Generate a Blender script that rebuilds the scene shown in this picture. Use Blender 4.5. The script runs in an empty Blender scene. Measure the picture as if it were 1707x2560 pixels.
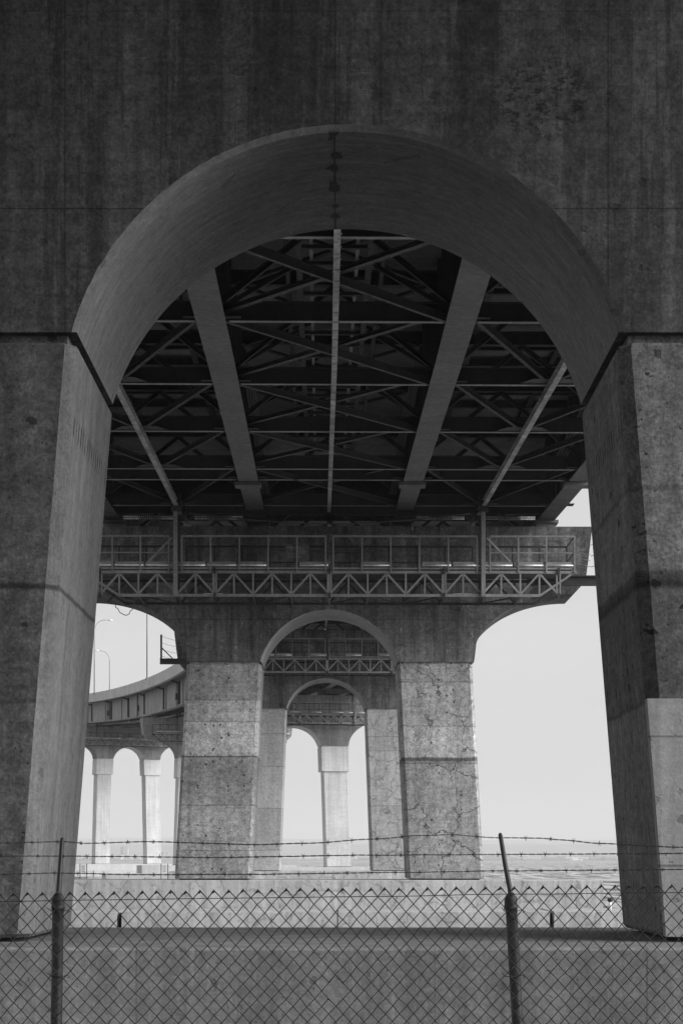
import bpy, math, random
from mathutils import Vector, Matrix, noise
R = math.radians
random.seed(7)
sc = bpy.context.scene
col = sc.collection

# ------------------------------------------------------------ camera
# world: +Y is the view direction, z = 0 is the eye height
cam_d = bpy.data.cameras.new('camera')
cam = bpy.data.objects.new('camera', cam_d); col.objects.link(cam)
cam.rotation_euler = (R(90), 0, 0)
cam_d.sensor_fit = 'VERTICAL'; cam_d.sensor_height = 36.0; cam_d.sensor_width = 24.0
cam_d.lens = 61.22; cam_d.shift_y = 0.3390
cam_d.clip_start = 0.1; cam_d.clip_end = 60000
sc.camera = cam

# ------------------------------------------------------------ sky and sun (soft, high overcast)
SUN_EL, SUN_AZ = R(24), R(111)      # azimuth clockwise from +Y (the view direction)
w = bpy.data.worlds.new('World'); sc.world = w; w.use_nodes = True
wt = w.node_tree; wt.nodes.clear()
wo = wt.nodes.new('ShaderNodeOutputWorld'); bg = wt.nodes.new('ShaderNodeBackground')
sky = wt.nodes.new('ShaderNodeTexSky'); sky.sky_type = 'NISHITA'; sky.sun_disc = False
sky.sun_elevation = SUN_EL; sky.sun_rotation = SUN_AZ; sky.dust_density = 4.0; sky.air_density = 1.5
bw = wt.nodes.new('ShaderNodeRGBToBW'); wt.links.new(sky.outputs[0], bw.inputs[0])
tcw = wt.nodes.new('ShaderNodeTexCoord'); mpw = wt.nodes.new('ShaderNodeMapping')
mpw.inputs['Scale'].default_value = (1.2, 1.2, 6.0)
cn = wt.nodes.new('ShaderNodeTexNoise'); cn.inputs['Scale'].default_value = 2.2; cn.inputs['Detail'].default_value = 6
wt.links.new(tcw.outputs['Generated'], mpw.inputs[0]); wt.links.new(mpw.outputs[0], cn.inputs['Vector'])
mr = wt.nodes.new('ShaderNodeMapRange'); mr.inputs['From Min'].default_value = .3; mr.inputs['From Max'].default_value = .7
mr.inputs['To Min'].default_value = 6.6; mr.inputs['To Max'].default_value = 7.3
wt.links.new(cn.outputs['Fac'], mr.inputs['Value'])
mx = wt.nodes.new('ShaderNodeMix'); mx.data_type = 'FLOAT'; mx.inputs[0].default_value = .94   # cloud sheet over the clear sky
wt.links.new(bw.outputs[0], mx.inputs[2]); wt.links.new(mr.outputs[0], mx.inputs[3])
wt.links.new(mx.outputs[0], bg.inputs['Color']); bg.inputs['Strength'].default_value = 0.059
wt.links.new(bg.outputs[0], wo.inputs['Surface'])
sd = bpy.data.lights.new('sun', 'SUN'); sd.energy = 3.4; sd.angle = R(55); sd.color = (1, 1, 1)
sun = bpy.data.objects.new('sun', sd); col.objects.link(sun)
sdir = Vector((math.sin(SUN_AZ) * math.cos(SUN_EL), math.cos(SUN_AZ) * math.cos(SUN_EL), math.sin(SUN_EL)))
sun.rotation_euler = sdir.to_track_quat('Z', 'Y').to_euler(); sun.location = (40, -40, 60)
sc.view_settings.view_transform = 'Standard'; sc.view_settings.look = 'None'
sc.view_settings.exposure = 0.8; sc.view_settings.gamma = 1.0; sc.view_settings.use_curve_mapping = False
sc.cycles.use_denoising = True
sc.cycles.max_bounces = 6; sc.cycles.diffuse_bounces = 4; sc.cycles.volume_bounces = 1
sc.cycles.sample_clamp_indirect = 4.0

# ------------------------------------------------------------ materials
class NT:
    def __init__(s, name):
        s.m = bpy.data.materials.new(name); s.m.use_nodes = True
        s.t = s.m.node_tree; s.b = s.t.nodes['Principled BSDF']
        s.tc = s.t.nodes.new('ShaderNodeTexCoord').outputs['Object']
    def L(s, a, b):
        if isinstance(a, (int, float)): b.default_value = a
        else: s.t.links.new(a, b)
    def math(s, op, a, b=0.0, c=0.0, clamp=False):
        n = s.t.nodes.new('ShaderNodeMath'); n.operation = op; n.use_clamp = clamp
        s.L(a, n.inputs[0]); s.L(b, n.inputs[1]); s.L(c, n.inputs[2]); return n.outputs[0]
    def vec(s, op, a, b):
        n = s.t.nodes.new('ShaderNodeVectorMath'); n.operation = op
        for q, v in ((a, n.inputs[0]), (b, n.inputs[1])):
            if isinstance(q, tuple): v.default_value = q
            else: s.t.links.new(q, v)
        return n.outputs[0]
    def noise(s, v, scale, det=4, rough=.55):
        n = s.t.nodes.new('ShaderNodeTexNoise'); s.L(v, n.inputs['Vector'])
        n.inputs['Scale'].default_value = scale; n.inputs['Detail'].default_value = det; n.inputs['Roughness'].default_value = rough
        return n.outputs['Fac'], n.outputs['Color']
    def vor(s, v, scale, feat='F1'):
        n = s.t.nodes.new('ShaderNodeTexVoronoi'); n.feature = feat; s.L(v, n.inputs['Vector'])
        n.inputs['Scale'].default_value = scale; return n.outputs['Distance'], (n.outputs['Color'] if feat == 'F1' else None)
    def mr(s, v, a, b, c, d, smooth=False):
        n = s.t.nodes.new('ShaderNodeMapRange'); n.clamp = True
        if smooth: n.interpolation_type = 'SMOOTHSTEP'
        s.L(v, n.inputs['Value'])
        for k, q in zip(('From Min', 'From Max', 'To Min', 'To Max'), (a, b, c, d)): s.L(q, n.inputs[k])
        return n.outputs[0]
    def ramp(s, v, stops, lin=True):
        n = s.t.nodes.new('ShaderNodeValToRGB'); e = n.color_ramp.elements
        n.color_ramp.interpolation = 'LINEAR' if lin else 'CONSTANT'
        while len(e) < len(stops): e.new(0.5)
        for el, (p, q) in zip(e, stops): el.position = p; el.color = (q, q, q, 1)
        s.L(v, n.inputs[0]); return n.outputs[0]
    def rnd(s):
        o = s.t.nodes.new('ShaderNodeObjectInfo').outputs['Random']
        return s.math('MULTIPLY', o, 37.0)
    def xyz(s, v=None):
        n = s.t.nodes.new('ShaderNodeSeparateXYZ'); s.L(v or s.tc, n.inputs[0]); return n.outputs
    def fin(s, v, rough=.9, h=None, hs=.3, hd=.02, metal=0, spec=.3):
        s.L(s.math('MULTIPLY', v, 1.0, clamp=True), s.b.inputs['Base Color'])
        s.L(rough, s.b.inputs['Roughness']); s.b.inputs['Metallic'].default_value = metal
        s.b.inputs['Specular IOR Level'].default_value = spec
        if h is not None:
            bn = s.t.nodes.new('ShaderNodeBump'); bn.inputs['Strength'].default_value = hs; bn.inputs['Distance'].default_value = hd
            s.L(h, bn.inputs['Height']); s.t.links.new(bn.outputs[0], s.b.inputs['Normal'])
        return s.m

def concrete(name, base=.3, mott=.3, fine=.3, streak=.2, board=.15, pits=.0, cracks=.0, crack_scale=.55, lifts=None, lift_h=10.0,
             vj=(), hj=(), crown=None, drips=None, seed=0.0, chalk=0.0, blotch=0.0, runs=0.0, dash=0.0, spall=None, along=False):
    s = NT(name); x, y, z = s.xyz()
    P = s.vec('ADD', s.tc, (seed * 3.1, seed * 1.7, seed * 5.3))
    mul = lambda a, b: s.math('MULTIPLY', a, b)
    wob, wcol = s.noise(P, 1.3, 4)
    v = s.mr(s.noise(P, .35, 5, .6)[0], .3, .7, base * (1 - mott), base * (1 + mott * .8))
    v = mul(v, s.mr(s.noise(P, 5.5, 10, .8)[0], .38, .62, 1 - fine * .85, 1 + fine * .85))
    sp, _c = s.noise(P, 30, 4, .8); v = mul(v, s.mr(sp, .44, .56, 1 - fine * .38, 1 + fine * .38))
    v = mul(v, s.mr(s.noise(P, 24, 6, .75)[0], .35, .68, 1 - fine * .8, 1 + fine * .8))
    v = mul(v, s.mr(s.noise(s.vec('MULTIPLY', P, (3.4, 3.4, .16)), 1.0, 6, .65)[0], .35, .68, 1 - streak, 1 + streak * .7))
    v = mul(v, s.mr(s.noise(s.vec('MULTIPLY', P, (.55, .55, 11.0)), 1.0, 5, .7)[0], .35, .66, 1 - board, 1 + board * .8))
    if blotch:   # large damp patches with a broken edge
        bl = s.math('ADD', s.noise(s.vec('MULTIPLY', P, (.6, .6, .35)), 1.0, 8, .72)[0], 0)
        v = mul(v, s.mr(bl, .50, .56, 1.0, 1 - blotch))
    h = s.mr(s.noise(P, 18, 8, .7)[0], 0, 1, 0, 1)
    if along:    # board marks that follow the curve
        v = mul(v, s.mr(s.noise(s.vec('MULTIPLY', P, (.5, 9.0, .5)), 1.0, 6, .7)[0], .35, .66, .84, 1.14))
        v = mul(v, s.mr(s.noise(s.vec('MULTIPLY', P, (3.0, 26.0, 3.0)), 1.0, 4, .7)[0], .35, .66, .9, 1.1))
    if runs:     # sharp-edged dark water runs
        Pr = s.vec('ADD', s.vec('MULTIPLY', P, (1.5, 1.5, .07)), s.vec('MULTIPLY', s.noise(P, 7, 4)[1], (.03, .03, .0)))
        v = mul(v, s.mr(s.noise(Pr, 1.0, 7, .7)[0], .50, .53, 1, 1 - runs))
        v = mul(v, s.mr(s.noise(s.vec('MULTIPLY', P, (14, 14, .5)), 1.0, 3, .6)[0], .56, .66, 1, 1 - runs * .6))
    if dash:     # pale scuffs and float marks lying level
        dm = mul(s.mr(s.noise(s.vec('MULTIPLY', P, (5, 5, 34)), 1.0, 4, .65)[0], .60, .70, 0, 1), s.mr(s.noise(P, 1.4, 4)[0], .48, .62, 0, 1))
        v = mul(v, s.mr(dm, 0, 1, 1, 1 + dash))
        gm = s.mr(s.noise(P, 13, 8, .8)[0], .56, .64, 0, 1)
        v = mul(v, s.mr(mul(gm, s.mr(s.noise(P, .9, 4)[0], .45, .6, 0, 1)), 0, 1, 1, 1 + dash * .8))
    if spall:    # scabby dark patch
        sx_, sz_, rx_, rz_ = spall
        q = s.math('ADD', s.math('POWER', s.math('DIVIDE', s.math('SUBTRACT', x, sx_), rx_), 2.0), s.math('POWER', s.math('DIVIDE', s.math('SUBTRACT', z, sz_), rz_), 2.0))
        sm = mul(s.mr(q, .3, 1.0, 1, 0), s.mr(s.noise(s.vec('MULTIPLY', P, (1, 1, 1.6)), 7, 7, .75)[0], .50, .56, 0, 1))
        v = mul(v, s.mr(sm, 0, 1, 1, .35)); h = s.math('SUBTRACT', h, sm)
    if chalk:
        cw = s.math('MULTIPLY', s.mr(s.noise(s.vec('MULTIPLY', P, (6, 6, 1.1)), 1.0, 5, .6)[0], .66, .70, 0, 1), chalk)
        v = s.math('ADD', v, s.math('MULTIPLY', cw, .30))
    if pits:
        Pd = s.vec('ADD', P, s.vec('MULTIPLY', s.noise(P, 9, 3)[1], (.12, .12, .12)))
        px_, py_, pz_ = s.xyz(Pd); cb = s.t.nodes.new('ShaderNodeCombineXYZ'); s.L(s.math('ADD', px_, py_), cb.inputs[0]); s.L(pz_, cb.inputs[1])
        def vor2(sc_):      # bug holes lie in the face, so the cells are laid out flat
            n = s.t.nodes.new('ShaderNodeTexVoronoi'); n.voronoi_dimensions = '2D'; s.L(cb.outputs[0], n.inputs['Vector']); n.inputs['Scale'].default_value = sc_
            return n.outputs['Distance'], n.outputs['Color']
        d1, c1 = vor2(3.0); rr = s.mr(s.xyz(c1)[0], .5, 1.0, .0, .17)
        pm = s.mr(s.math('SUBTRACT', d1, rr), -.03, .01, 1, 0)
        d2, c2 = vor2(11.0); r2 = s.mr(s.xyz(c2)[1], .7, 1.0, .0, .2)
        pm2 = s.mr(s.math('SUBTRACT', d2, r2), -.05, .02, 1, 0)
        zone = s.mr(s.noise(P, .6, 3)[0], .34, .50, .0, 1)
        pm = mul(s.math('MAXIMUM', pm, mul(pm2, .8)), zone)
        v = mul(v, s.mr(pm, 0, 1, 1, 1 - pits)); h = s.math('SUBTRACT', h, mul(pm, 1.5))
    if cracks:
        Pc = s.vec('ADD', P, s.vec('MULTIPLY', s.noise(P, 1.1, 7, .65)[1], (1.3, 1.3, 1.3)))
        Pc = s.vec('MULTIPLY', Pc, (1, 0.25, .7))
        dd, _ = s.vor(Pc, crack_scale, 'DISTANCE_TO_EDGE')
        d3, _ = s.vor(s.vec('ADD', Pc, (9.3, 2.2, 4.1)), crack_scale * 2.1, 'DISTANCE_TO_EDGE')
        m = s.mr(dd, .006 * crack_scale, .028 * crack_scale, 1, 0)
        m2 = mul(s.mr(d3, .02 * crack_scale, .05 * crack_scale, 1, 0), s.mr(s.noise(P, .6, 3)[0], .52, .6, 0, .7))
        m = mul(s.math('MAXIMUM', m, m2), s.mr(s.noise(P, .75, 4, .5)[0], .36, .48, .2, 1))
        halo = mul(s.mr(dd, .0, .2 * crack_scale, 1, 0), s.mr(s.noise(P, 2.2, 4)[0], .45, .7, 0, .35))
        v = mul(v, s.mr(halo, 0, 1, 1, .6)); v = mul(v, s.mr(m, 0, 1, 1, 1 - cracks)); h = s.math('SUBTRACT', h, mul(m, 2.0))
    if lifts:    # pour lifts: (local z of the lift's lower edge, tone); a dark uneven line at each joint
        zz = s.math('ADD', z, s.math('MULTIPLY', s.math('SUBTRACT', s.noise(P, 5, 6, .7)[0], .5), .10))
        zz = s.math('ADD', zz, s.math('MULTIPLY', s.math('SUBTRACT', wob, .5), .10))
        st = sorted(lifts); stops = [(0.0, st[0][1])]
        for (z0, t0), (z1, t1) in zip(st, st[1:]):
            stops += [((z1 - .02) / lift_h, t0), ((z1 + .0) / lift_h, (t0 + t1) * .5)][:1] + [((z1 + .02) / lift_h, t1)]
        v = mul(v, s.ramp(s.math('DIVIDE', zz, lift_h), stops[:32]))
        for z1, _t in st[1:]:
            a = s.math('ABSOLUTE', s.math('SUBTRACT', zz, z1))
            v = mul(v, s.mr(a, .012, .04, .62, 1))
    for hz, ww, dk in hj:
        a = s.math('ABSOLUTE', s.math('SUBTRACT', s.math('ADD', z, s.math('MULTIPLY', s.math('SUBTRACT', wob, .5), ww * 1.5)), hz))
        v = mul(v, s.mr(a, ww * .4, ww, dk, 1))
    for xz, ww, dk in vj:
        a = s.math('ABSOLUTE', s.math('SUBTRACT', s.math('ADD', x, s.math('MULTIPLY', s.math('SUBTRACT', s.noise(P, 6, 5)[0], .5), ww * 1.2)), xz))
        v = mul(v, s.mr(a, ww * .4, ww, dk, 1))
    if crown:    # tar stained construction joint over the crown
        cx, cw = crown
        a = s.math('ABSOLUTE', s.math('SUBTRACT', x, cx))
        wv = s.mr(s.noise(P, 3.0, 3, .6)[0], .44, .70, -cw * .4, cw * 1.3)
        on = s.mr(y, -1.53, -1.48, 0, .66)
        thin = s.mr(s.math('ABSOLUTE', s.math('SUBTRACT', a, s.math('MULTIPLY', s.math('SUBTRACT', wob, .5), .04))), .008, .018, 1, 0)
        v = mul(v, s.math('SUBTRACT', 1, mul(on, s.math('MAXIMUM', thin, s.mr(s.math('SUBTRACT', a, wv), -.008, .008, 1, 0)))))
    if drips:    # row of short dark weeps under a line of tie holes
        zc, step = drips
        cell = s.math('FRACT', s.math('DIVIDE', y, step))
        n2 = s.noise(s.vec('MULTIPLY', P, (1, 1.5, .2)), 9, 3)[0]
        m = mul(s.mr(s.math('ABSOLUTE', s.math('SUBTRACT', cell, .5)), .13, .25, 1, 0), s.mr(s.math('ABSOLUTE', s.math('SUBTRACT', z, zc)), .08, .14, 1, 0))
        m = mul(mul(m, s.mr(n2, .4, .5, .1, 1)), s.mr(s.math('ABSOLUTE', y), 1.30, 1.36, 1, 0)); v = mul(v, s.mr(m, 0, 1, 1, .2))
    return s.fin(v, .92, h, .35, .02, spec=.25)

def steel(name, base=.2, mott=.35, rough=.55, streak=.25, metal=0.0, scale=3.0):
    s = NT(name); P = s.tc
    v = s.mr(s.noise(P, .7, 5, .6)[0], .3, .7, base * (1 - mott), base * (1 + mott))
    v = s.math('MULTIPLY', v, s.mr(s.noise(P, scale * 5, 6, .7)[0], .35, .65, .8, 1.2))
    v = s.math('MULTIPLY', v, s.mr(s.noise(s.vec('MULTIPLY', P, (4, 4, .3)), 1, 5)[0], .35, .65, 1 - streak, 1 + streak))
    return s.fin(v, s.mr(s.noise(P, 6, 4)[0], .3, .7, rough - .1, rough + .15), s.noise(P, 25, 4)[0], .12, .005, metal, .4)

def plain(name, base, rough=.7, var=.15, scale=2.0, metal=0):
    s = NT(name)
    v = s.mr(s.noise(s.tc, scale, 6, .65)[0], .3, .7, base * (1 - var), base * (1 + var))
    return s.fin(v, rough, None, metal=metal)

M = {}
M['cap1'] = concrete('stained_cap_concrete', .088, .36, .38, .3, .12, runs=.32, dash=.7, spall=(2.15, 9.35, .75, .55), pits=.25, vj=[(-3.13, .012, .6), (2.88, .012, .55), (-.14, .02, .6)],
                     hj=[(8.13, .010, .45), (10.32, .008, .7)], blotch=.22, seed=1)
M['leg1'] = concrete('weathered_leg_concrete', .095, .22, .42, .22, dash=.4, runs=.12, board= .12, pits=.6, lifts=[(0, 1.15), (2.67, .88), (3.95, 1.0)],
                     hj=[(3.95, .05, .6)], drips=(5.78, .17), blotch=.18, seed=2)  # left leg; base also darkened to stand for shade on its front
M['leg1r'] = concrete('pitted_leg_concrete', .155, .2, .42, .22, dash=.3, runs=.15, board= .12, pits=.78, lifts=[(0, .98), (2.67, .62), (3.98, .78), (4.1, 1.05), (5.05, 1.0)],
                      hj=[(4.0, .11, .42)], drips=(5.78, .17), seed=5)
M['leg1in'] = concrete('lit_inner_leg_concrete', .165, .14, .22, .22, .04, pits=.25, lifts=[(0, 1.08), (3.95, 1.0)], hj=[(3.95, .035, .6)], drips=(5.78, .17), runs=.14, seed=3)  # paler copy for the left leg's inner face, side light in the colour
M['patch'] = concrete('pale_repair_mortar', .27, .16, .14, .14, .05, runs=.1, pits=.3, hj=[(2.28, .016, .55), (.85, .02, .5)], seed=8)
M['cap'] = concrete('dark_cap_concrete', .16, .42, .36, .34, .14, runs=.25, dash=.5, pits=.3, cracks=.4, crack_scale=.25, vj=[(-3.1, .03, .8), (3.1, .03, .8)], hj=[(11.5, .03, .7)], blotch=.3, chalk=.7, seed=11)
M['leg2'] = concrete('pitted_pour_concrete', .36, .26, .5, .16, .12, pits=.8, runs=.12, dash=.2, lift_h=14,
                     lifts=[(0, .95), (1.3, .88), (3.3, .78), (5.45, 1.32), (7.0, 1.15), (7.95, .85)], hj=[(5.45, .05, .5)], seed=14, chalk=.5)
M['leg2r'] = concrete('map_cracked_concrete', .37, .22, .45, .22, .12, runs=.12, pits=.7, cracks=.78, crack_scale=.75, lift_h=14,
                      lifts=[(0, .90), (5.15, .7), (5.4, 1.25), (6.8, 1.08), (8.75, .92)], hj=[(5.32, .10, .45)], seed=17)
M['leg3'] = concrete('far_leg_concrete', .36, .18, .26, .14, .1, pits=.45, cracks=.0, lift_h=18,
                     lifts=[(0, 1.1), (1.6, .9), (4.8, 1.1), (8.0, 1.02), (10.5, 1.05)], seed=21)
M['leg3r'] = concrete('far_cracked_concrete', .38, .18, .26, .14, .1, pits=.5, cracks=.5, lift_h=18, crack_scale=.95,
                      lifts=[(0, .95), (5.0, 1.08), (9.2, 1.0), (10.3, 1.06)], seed=23)
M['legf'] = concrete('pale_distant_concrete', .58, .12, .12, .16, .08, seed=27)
M['foot'] = concrete('footing_concrete', .20, .12, .24, .2, .05, runs=.14, pits=.28, cracks=.0, vj=[(-2.2, .008, .6), (.9, .006, .7), (3.1, .01, .6)], seed=30)
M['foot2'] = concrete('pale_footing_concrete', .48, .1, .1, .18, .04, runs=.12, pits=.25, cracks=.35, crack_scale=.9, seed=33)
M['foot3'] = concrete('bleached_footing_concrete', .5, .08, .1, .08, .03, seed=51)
M['capf'] = concrete('shaded_distant_concrete', .26, .25, .25, .3, .1, seed=46)  # far caps: shade under the deck put into a darker base
M['struct_flange'] = steel('pale_rail_lit_flange_paint', .21, .3, .5, .1)  # pale walkway rails; on strut undersides it paints in bounce light
M['dark'] = steel('near_black_paint', .02, .3, .6, .1)  # near-black tone for outer laterals, rear platform members and brackets
M['soff1'] = concrete('smooth_soffit_concrete', .165, .16, .2, .04, .02, crown=(-.15, .085), along=True, pits=.3, seed=41)
M['soff2'] = concrete('pale_soffit_concrete', .27, .2, .2, .05, .03, along=True, seed=43)
M['webp'] = steel('fascia_girder_paint', .22, .15, .6, .3)
M['barrier'] = concrete('barrier_concrete', .5, .15, .15, .25, .05, seed=36)
M['soffit'] = concrete('deck_soffit_concrete', .17, .3, .2, .05, .2, seed=39)
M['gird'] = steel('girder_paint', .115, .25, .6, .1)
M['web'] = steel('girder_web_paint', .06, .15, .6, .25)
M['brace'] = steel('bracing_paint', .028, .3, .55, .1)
M['trav'] = steel('platform_paint', .19, .25, .5, .15)
M['alum'] = steel('scratched_aluminium', .62, .25, .4, .2, .3)
M['track'] = steel('worn_track_steel', .27, .5, .4, .35)
M['galv'] = steel('galvanised_post', .022, .3, .5, .3, .2, 10)
M['wire'] = steel('mesh_wire', .015, .25, .6, .05, .0, 20)
M['barb'] = steel('rusty_barbed_wire', .035, .3, .7, .05, .1, 20)
M['black'] = plain('black_rubber', .02, .8)
M['cable'] = plain('cable_sheath', .1, .6)
M['white'] = plain('white_board', .75, .6, .05)
M['bld1'] = plain('pale_facade', .7, .8, .1, .02); M['bld2'] = plain('grey_facade', .4, .8, .1, .02); M['bldw'] = plain('dark_window_band', .12, .3)
M['ink'] = plain('faded_stencil_paint', .24, .8); M['board'] = plain('dark_board', .07, .7)

# ------------------------------------------------------------ mesh helpers
class MB:
    def __init__(s): s.v = []; s.f = []; s.sm = []
    def add(s, vs, fs, smooth=False):
        o = len(s.v); s.v += [tuple(p) for p in vs]; s.f += [tuple(i + o for i in f) for f in fs]; s.sm += [smooth] * len(fs); return s
    def box(s, x0, x1, y0, y1, z0, z1, c=0.0):
        if c <= 0:
            return s.add([(x0, y0, z0), (x1, y0, z0), (x1, y1, z0), (x0, y1, z0), (x0, y0, z1), (x1, y0, z1), (x1, y1, z1), (x0, y1, z1)],
                  [(0, 3, 2, 1), (4, 5, 6, 7), (0, 1, 5, 4), (1, 2, 6, 5), (2, 3, 7, 6), (3, 0, 4, 7)])
        rings = []
        for z, i in ((z0, c), (z0 + c, 0), (z1 - c, 0), (z1, c)):
            rings.append([(x0 + i, y0 + i + c * (i == 0) * 0, z), (x1 - i, y0 + i, z), (x1 - i, y1 - i, z), (x0 + i, y1 - i, z)])
        return s.rings(rings)
    def rings(s, rr, smooth=False, cap=True):
        n = len(rr[0]); vs = [p for r in rr for p in r]; fs = []
        for k in range(len(rr) - 1):
            for i in range(n):
                j = (i + 1) % n
                fs.append((k * n + i, k * n + j, (k + 1) * n + j, (k + 1) * n + i))
        if cap:
            fs.append(tuple(range(n - 1, -1, -1))); fs.append(tuple((len(rr) - 1) * n + i for i in range(n)))
        return s.add(vs, fs, smooth)
    def beam(s, p0, p1, w, h, up=(0, 0, 1)):
        p0, p1 = Vector(p0), Vector(p1); d = (p1 - p0).normalized(); u = Vector(up)
        if abs(d.dot(u)) > .98: u = Vector((0, 1, 0))
        r = d.cross(u).normalized(); u = r.cross(d)
        rr = [[p + r * a * w / 2 + u * b * h / 2 for a, b in ((-1, -1), (1, -1), (1, 1), (-1, 1))] for p in (p0, p1)]
        return s.rings(rr)
    def ibeam(s, p0, p1, w, h, t=.025, up=(0, 0, 1)):
        p0, p1 = Vector(p0), Vector(p1); d = (p1 - p0).normalized(); u = Vector(up)
        if abs(d.dot(u)) > .98: u = Vector((0, 1, 0))
        r = d.cross(u).normalized(); u = r.cross(d)
        sec = [(-w/2, -h/2), (w/2, -h/2), (w/2, -h/2+t), (t/2, -h/2+t), (t/2, h/2-t), (w/2, h/2-t), (w/2, h/2), (-w/2, h/2), (-w/2, h/2-t), (-t/2, h/2-t), (-t/2, -h/2+t), (-w/2, -h/2+t)]
        return s.rings([[p + r * a + u * b for a, b in sec] for p in (p0, p1)])
    def tube(s, pts, r, n=6, smooth=True):
        pts = [Vector(p) for p in pts]; rr = []; u = Vector((0, 0, 1)); prev = None
        for i, p in enumerate(pts):
            d = (pts[min(i + 1, len(pts) - 1)] - pts[max(i - 1, 0)]).normalized()
            a = prev if prev is not None else (Vector((0, 0, 1)) if abs(d.z) < .9 else Vector((1, 0, 0)))
            x = (a - d * a.dot(d)).normalized(); y = d.cross(x); prev = x
            q = r[i] if isinstance(r, (list, tuple)) else r
            rr.append([p + x * math.cos(t * 2 * math.pi / n) * q + y * math.sin(t * 2 * math.pi / n) * q for t in range(n)])
        return s.rings(rr, smooth)
    def build(s, name, mat, parent=None, off=(0, 0, 0), seam=False):
        me = bpy.data.meshes.new(name); ox, oy, oz = off
        me.from_pydata([(a - ox, b - oy, c - oz) for a, b, c in s.v], [], s.f)
        me.polygons.foreach_set('use_smooth', s.sm); me.materials.append(mat); me.validate(); me.update()
        import bmesh
        bm = bmesh.new(); bm.from_mesh(me); bmesh.ops.recalc_face_normals(bm, faces=bm.faces)
        bmesh.ops.triangulate(bm, faces=[f for f in bm.faces if len(f.verts) > 4]); bm.to_mesh(me); bm.free()
        o = bpy.data.objects.new(name, me); col.objects.link(o)
        if parent is not None: o.parent = parent
        elif off != (0, 0, 0): o.location = off
        return o

def tag(o, label=None, cat=None, group=None, kind=None):
    for k, q in (('label', label), ('category', cat), ('group', group), ('kind', kind)):
        if q: o[k] = q
    return o
def empty(name, loc=(0, 0, 0), rz=0):
    o = bpy.data.objects.new(name, None); o.location = loc; o.rotation_euler = (0, 0, rz); o.empty_display_size = .3
    col.objects.link(o); return o
def copy_tree(o, parent=None):
    c = o.copy(); col.objects.link(c); c.parent = parent
    for ch in list(o.children): copy_tree(ch, c)
    return c

# ------------------------------------------------------------ bridge alignment
# pier mid plane: x, y, cap top z, yaw (ccw), girder bottom z
PATH = [(.95, -94.0, 6.3, 0, 8.2), (.55, -36.8, 9.1, 0, 10.6), (.07, 20.85, 11.82, 0, 12.94), (-.54, 78.45, 14.70, .4, 15.22), (-1.2, 134.6, 17.5, 1.5, 18.0),
        (-5.6, 207.0, 19.4, 9.0, 20.0), (-19.0, 266.0, 21.3, 15.0, 21.9), (-41.4, 336.0, 25.2, 23.0, 25.8), (-74.0, 399.0, 28.6, 30.0, 29.2)]
def frame(i, t):
    a, b = PATH[i], PATH[i + 1]; p0, p1 = Vector((a[0], a[1])), Vector((b[0], b[1])); L = (p1 - p0).length
    m0 = Vector((-math.sin(R(a[3])), math.cos(R(a[3])))) * L; m1 = Vector((-math.sin(R(b[3])), math.cos(R(b[3])))) * L
    h = (2*t**3-3*t*t+1, t**3-2*t*t+t, -2*t**3+3*t*t, t**3-t*t)
    p = p0 * h[0] + m0 * h[1] + p1 * h[2] + m1 * h[3]
    g = ((6*t*t-6*t), (3*t*t-4*t+1), (-6*t*t+6*t), (3*t*t-2*t)); d = (p0 * g[0] + m0 * g[1] + p1 * g[2] + m1 * g[3]).normalized()
    def sl(k):
        lo, hi = max(k - 1, 0), min(k + 1, len(PATH) - 1)
        return (PATH[hi][4] - PATH[lo][4]) / (PATH[hi][1] - PATH[lo][1])
    z = a[4] * h[0] + sl(i) * L * h[1] + b[4] * h[2] + sl(i + 1) * L * h[3]
    if i == 2: z = a[4] + (b[4] - a[4]) * t
    return Vector((p.x, p.y, z)), Vector((d.y, -d.x, 0)), Vector((d.x, d.y, 0))
def at(i, t, u, wz):
    p, r, d = frame(i, t); return p + r * u + Vector((0, 0, wz))
GIRD = (-9.7, -3.23, 3.23, 9.7); HG = 3.7

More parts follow.
